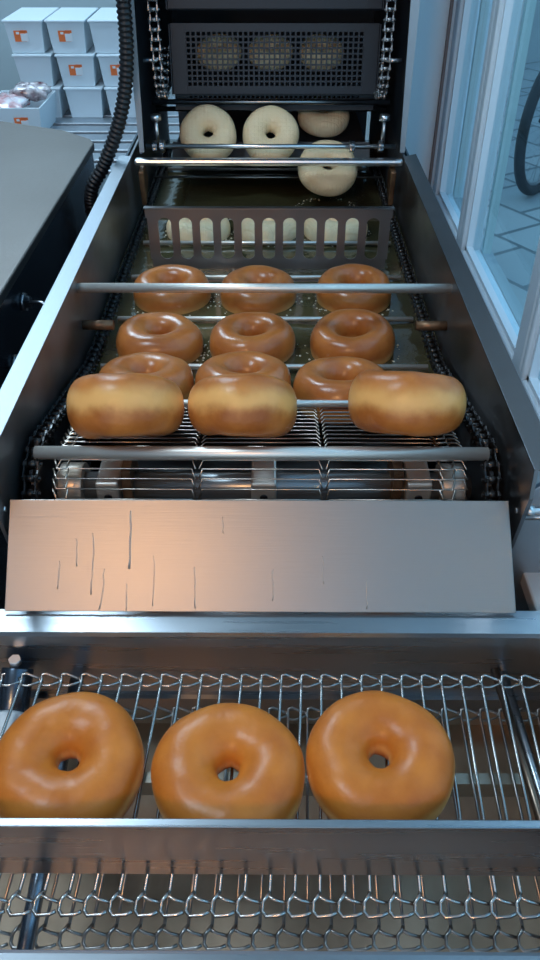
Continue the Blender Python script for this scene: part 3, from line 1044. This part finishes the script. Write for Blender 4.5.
# corrugated hose
path = [(-0.1890, 1.205, h(-0.30)), (-0.1890, 1.205, h(0.10)), (-0.1895, 1.205, h(.157)), (-0.1915, 1.205, h(.21)), (-0.2000, 1.205, h(.265)), (-0.2180, 1.205, h(.318)), (-0.2440, 1.205, h(.368)), (-0.2660, 1.205, h(.402)), (-0.272, 1.21, h(.45)), (-0.2725, 1.22, h(.60))]
pp = []
for i in range(len(path) - 1):
    a, b_ = Vector(path[i]), Vector(path[i + 1])
    c0 = Vector(path[max(i - 1, 0)])
    c3 = Vector(path[min(i + 2, len(path) - 1)])
    L_ = (b_ - a).length
    nn = max(2, int(L_ / 0.0017))
    for k in range(nn):
        t_ = k / nn
        pp.append(0.5 * ((2 * a) + (b_ - c0) * t_ + (2 * c0 - 5 * a + 4 * b_ - c3) * t_ ** 2 + (-c0 + 3 * a - 3 * b_ + c3) * t_ ** 3))
hb = MB().tube(pp, [0.0105 if (i // 2) % 2 else 0.0088 for i in range(len(pp))], 16)
hs = hb.build('corrugated_hose', M['black'])
tag(hs, 'black corrugated hose hanging beside the left edge of proofer hood', 'hose')

# ------------------------------------------------------------ tubs on the rack at the back left
rk = empty('steel_rack', (-0.8, 3.0, 0), 'slatted stainless rack carrying the milky tubs by back wall', 'rack')
for k in range(9):
    yy = 2.42 + k * 0.105
    MB().box(-1.7, 0.05, yy, yy + 0.075, h(.765), h(.752)).build('slat', M['rail'], rk, bevel=0.003)
for sx in (-1.66, 0.0):
    for sy in (2.44, 3.30):
        MB().box(sx - .02, sx + .02, sy - .02, sy + .02, 0, h(.765)).build('leg', M['steel'], rk)


def tub(x, y, z, w, d, hh_, label, group, sticker=(-0.3, True), rot=0.0, lid_on=True):
    e_ = empty('plastic_tub', (x, y, z), label, 'tub', group)
    e_.rotation_euler = (0, 0, rot)
    e_['_o'] = (0, 0, 0)
    b = MB()
    t_ = 0.004
    bw, bd = w * 0.86, d * 0.88
    # tapered open shell
    out_b = [(-bw / 2, -bd / 2, 0), (bw / 2, -bd / 2, 0), (bw / 2, bd / 2, 0), (-bw / 2, bd / 2, 0)]
    out_t = [(-w / 2, -d / 2, hh_), (w / 2, -d / 2, hh_), (w / 2, d / 2, hh_), (-w / 2, d / 2, hh_)]
    in_t = [(-w / 2 + t_, -d / 2 + t_, hh_), (w / 2 - t_, -d / 2 + t_, hh_), (w / 2 - t_, d / 2 - t_, hh_), (-w / 2 + t_, d / 2 - t_, hh_)]
    in_b = [(-bw / 2 + t_, -bd / 2 + t_, t_), (bw / 2 - t_, -bd / 2 + t_, t_), (bw / 2 - t_, bd / 2 - t_, t_), (-bw / 2 + t_, bd / 2 - t_, t_)]
    b.v = out_b + out_t + in_t + in_b
    b.f = [(0, 1, 2, 3), (12, 13, 14, 15)]
    for k in range(4):
        l = (k + 1) % 4
        b.f += [(k, l, 4 + l, 4 + k), (4 + k, 4 + l, 8 + l, 8 + k), (8 + k, 8 + l, 12 + l, 12 + k)]
    bo = b.build('tub_body', M['tub'], e_, bevel=0.004)
    if lid_on:
        MB().box(-w / 2 - .004, w / 2 + .004, -d / 2 - .004, d / 2 + .004, hh_ - 0.008, hh_).build('lid', M['tub'], e_, bevel=0.003)
    if sticker:
        sx, _ = sticker
        lean = (w - bw) / 2
        zc = hh_ * 0.52
        yf = -d / 2 + (d - bd) / 2 * (1 - zc / hh_) - 0.0012
        tl = math.atan((d - bd) / 2 / hh_)
        T_ = Matrix.Translation((sx * w, yf, zc)) @ Matrix.Rotation(tl, 4, 'X')
        st = MB().box(0, 0.040, -0.001, 0.0, -0.017, 0.017, T_).box(0.024, 0.046, -0.001, 0, 0.010, 0.018, T_).build('sticker', M['orange'], bo)
        MB().box(0.022, 0.046, -0.002, -0.0005, -0.016, 0.008, T_).box(0.008, 0.018, -0.002, -0.0005, 0.006, 0.013, T_).build('sticker_print', M['paper'], st)
    return e_


G = 'lidded milky tubs stacked on the rack'
TW, TD, TH = 0.128, 0.26, 0.1025
zt0 = h(.752)
cols = [-0.832, -0.690, -0.546]
names = [['bottom-row tub of left stack, behind the open tub', 'lidded tub midway up the left stack, no sticker showing', 'top tub of the left stack with orange sticker'],
         ['bottom tub of the middle stack, plain front', 'second tub up the middle stack, orange sticker facing out', 'top tub of the middle stack with orange sticker'],
         ['bottom tub of the stack beside the hose, plain front', 'second tub up beside the hose, orange sticker part hidden', 'top tub beside the hose, blank pale front']]
stk = [[None, None, (-0.28, 1)], [None, (-0.2, 1), (-0.22, 1)], [None, (-0.2, 1), None]]
shift = [[0.025, 0.012, 0.0], [0.03, 0.017, 0.0], [0.028, 0.016, 0.0]]
for c in range(3):
    for r_ in range(3):
        tub(cols[c] + shift[c][r_], 3.0 + TD / 2, zt0 + r_ * (TH + 0.001), TW, TD, TH, 'milky plastic ' + names[c][r_], G, stk[c][r_])
op = tub(-0.845, 2.86, zt0, 0.19, 0.24, 0.098, 'open milky tub with orange sticker holding plastic bags', 'open tub', (0.02, 1), lid_on=False)
del op['group']


def bag(x, y, z, sx, sy, sz, m, label, seed):
    rnd = random.Random(seed)
    ph = [rnd.uniform(0, 6) for _ in range(6)]
    b = MB()
    nu, nv = 36, 18
    for j in range(nv + 1):
        t_ = PI * j / nv
        for i in range(nu):
            u = 2 * PI * i / nu
            k = 1 + 0.10 * math.sin(3 * u + ph[0] + 2 * t_) + 0.07 * math.sin(7 * u + ph[1] - 3 * t_) + 0.04 * math.sin(13 * u + ph[2] + 5 * t_)
            sq = lambda c_: math.copysign(abs(c_) ** 0.6, c_)
            b.v.append((x + sx * k * sq(math.sin(t_)) * sq(math.cos(u)), y + sy * k * sq(math.sin(t_)) * sq(math.sin(u)), z + sz * k * math.cos(t_)))
    for j in range(nv):
        for i in range(nu):
            l = (i + 1) % nu
            b.smooth.add(len(b.f))
            b.f.append((j * nu + i, j * nu + l, (j + 1) * nu + l, (j + 1) * nu + i))
    # crimped seal along one end
    z1 = z + sz * 0.35
    for k in range(10):
        b.box(x + sx * (0.75 + 0.03 * k), x + sx * (0.785 + 0.03 * k), y - sy * .6, y + sy * .6, z1 + 0.001 * (k % 2), z1 + 0.002 + 0.001 * (k % 2))
    return tag(b.build('plastic_bag', m, origin=(x, y, z)), label, 'bag', 'bags in the open tub')


bag(-0.875, 2.84, h(.662), 0.060, 0.085, 0.022, M['bagwhite'], 'white and red printed bag lying in the open tub', 1)
bag(-0.815, 2.90, h(.640), 0.062, 0.050, 0.024, M['bag'], 'crinkled clear bag with dark red contents, heaped behind white bag', 2)

# ------------------------------------------------------------ bicycle outside
BK = empty('bicycle', (1.335, 4.03, 0), 'dark bicycle parked on grey paving outside the window', 'bicycle')
wdir = Vector((0.62, 0.785, 0)).normalized()      # rolling direction on the ground
side = Vector((wdir.y, -wdir.x, 0))


def wheel(cx, cy, name):
    c = Vector((cx, cy, 0.335))
    T_ = Matrix((( wdir.x, side.x, 0, c.x), (wdir.y, side.y, 0, c.y), (0, 0, 1, c.z), (0, 0, 0, 1)))
    ring = lambda r: [tuple(T_ @ Vector((r * math.cos(2 * PI * k / 48), 0, r * math.sin(2 * PI * k / 48)))) for k in range(48)]
    ty = MB().tube(ring(0.31), 0.025, 12, closed=True).build('tyre', M['rubber'], BK)
    MB().tube(ring(0.283), 0.009, 8, closed=True).build('rim', M['steel'], BK)
    sp2 = MB()
    for k in range(28):
        a = 2 * PI * k / 28
        sp2.tube([tuple(T_ @ Vector((0.02 * math.cos(a + 1), 0.02 * (1 if k % 2 else -1), 0.02 * math.sin(a + 1)))), tuple(T_ @ Vector((0.28 * math.cos(a), 0, 0.28 * math.sin(a))))], 0.0012, 4)
    sp2.build('spokes', M['steel'], BK)
    MB().cyl(tuple(T_ @ Vector((0, -0.04, 0))), tuple(T_ @ Vector((0, 0.04, 0))), 0.018, 12).build('hub', M['steel'], BK)
    return c


w1_ = wheel(1.335, 4.03, 'w')
w2_ = wheel(1.335 + wdir.x * 1.02, 4.03 + wdir.y * 1.02, 'w')
bb = w1_ + wdir * 0.44 + Vector((0, 0, -0.06))
st_ = w1_ + wdir * 0.28 + Vector((0, 0, 0.45))
hd = w1_ + wdir * 0.84 + Vector((0, 0, 0.46))
fm = MB()
for a, b_, r_ in ((w1_ + side * 0.05, bb, .009), (w1_ - side * 0.05, bb, .009), (w1_ + side * .05, st_, .008), (w1_ - side * .05, st_, .008), (bb, st_, .016), (bb, hd + Vector((0, 0, -.08)), .018), (st_, hd, .015), (hd + Vector((0, 0, -.1)), hd + Vector((0, 0, .12)), .018)):
    fm.tube([tuple(a), tuple(b_)], r_, 10)
for s_ in (-1, 1):
    fm.tube([tuple(hd + Vector((0, 0, -.1))), tuple(hd + side * .05 * s_ + Vector((0, 0, -.14)) + wdir * .02), tuple(w2_ + side * .05 * s_)], .011, 8)
fm.build('bike_frame', M['bike'], BK)
MB().tube([tuple(hd + Vector((0, 0, .12)) + side * .28 - wdir * .12), tuple(hd + Vector((0, 0, .16)) + side * .18), tuple(hd + Vector((0, 0, .14))), tuple(hd + Vector((0, 0, .16)) - side * .18), tuple(hd + Vector((0, 0, .12)) - side * .28 - wdir * .12)], .012, 8).build('handlebar', M['bike'], BK)
sa = st_ + Vector((0, 0, .12))
MB().tube([tuple(sa - wdir * .13), tuple(sa - wdir * .05), tuple(sa + wdir * .12)], [.055, .05, .015], 12).build('saddle', M['black'], BK)
MB().cyl(tuple(st_), tuple(sa), .012, 8).build('seat_post', M['steel'], BK)
MB().cyl(tuple(bb + side * .03), tuple(bb + side * .036), .085, 30).build('chainring', M['black'], BK)
MB().tube([tuple(bb + side * .05 + Vector((0, 0, .17)) ), tuple(bb + side * .05), tuple(bb - side * .05), tuple(bb - side * .05 - Vector((0, 0, .17)))], .009, 8).build('crank', M['steel'], BK)
for s_ in (1, -1):
    q = bb + side * .05 * s_ + Vector((0, 0, .17 * s_))
    MB().box(-.045, .045, -.03, .03, -.01, .01, Matrix.Translation(q + side * .035 * s_)).build('pedal', M['black'], BK)

# ------------------------------------------------------------ low things beside the fryer
e = empty('side_guard', (0.26, 0.47, 0), 'curved steel guard post on the right of the chute', 'guard')
MB().prism([(0.2145, h(.43)), (0.222, h(.405)), (0.236, h(.392)), (0.262, h(.390)), (0.262, h(.62)), (0.2145, h(.62))], 0.494, 0.499, 'Y').build('guard_plate', M['rail'], e, bevel=0.001)
MB().box(0.226, 0.250, 0.500, 0.524, 0, h(.5)).build('post', M['boxside'], e)
MB().cyl((0.216, 0.487, h(.428)), (0.275, 0.487, h(.428)), 0.0028, 12).build('rod', M['polished'], e)

for o in bpy.data.objects:
    if '_o' in o:
        del o['_o']
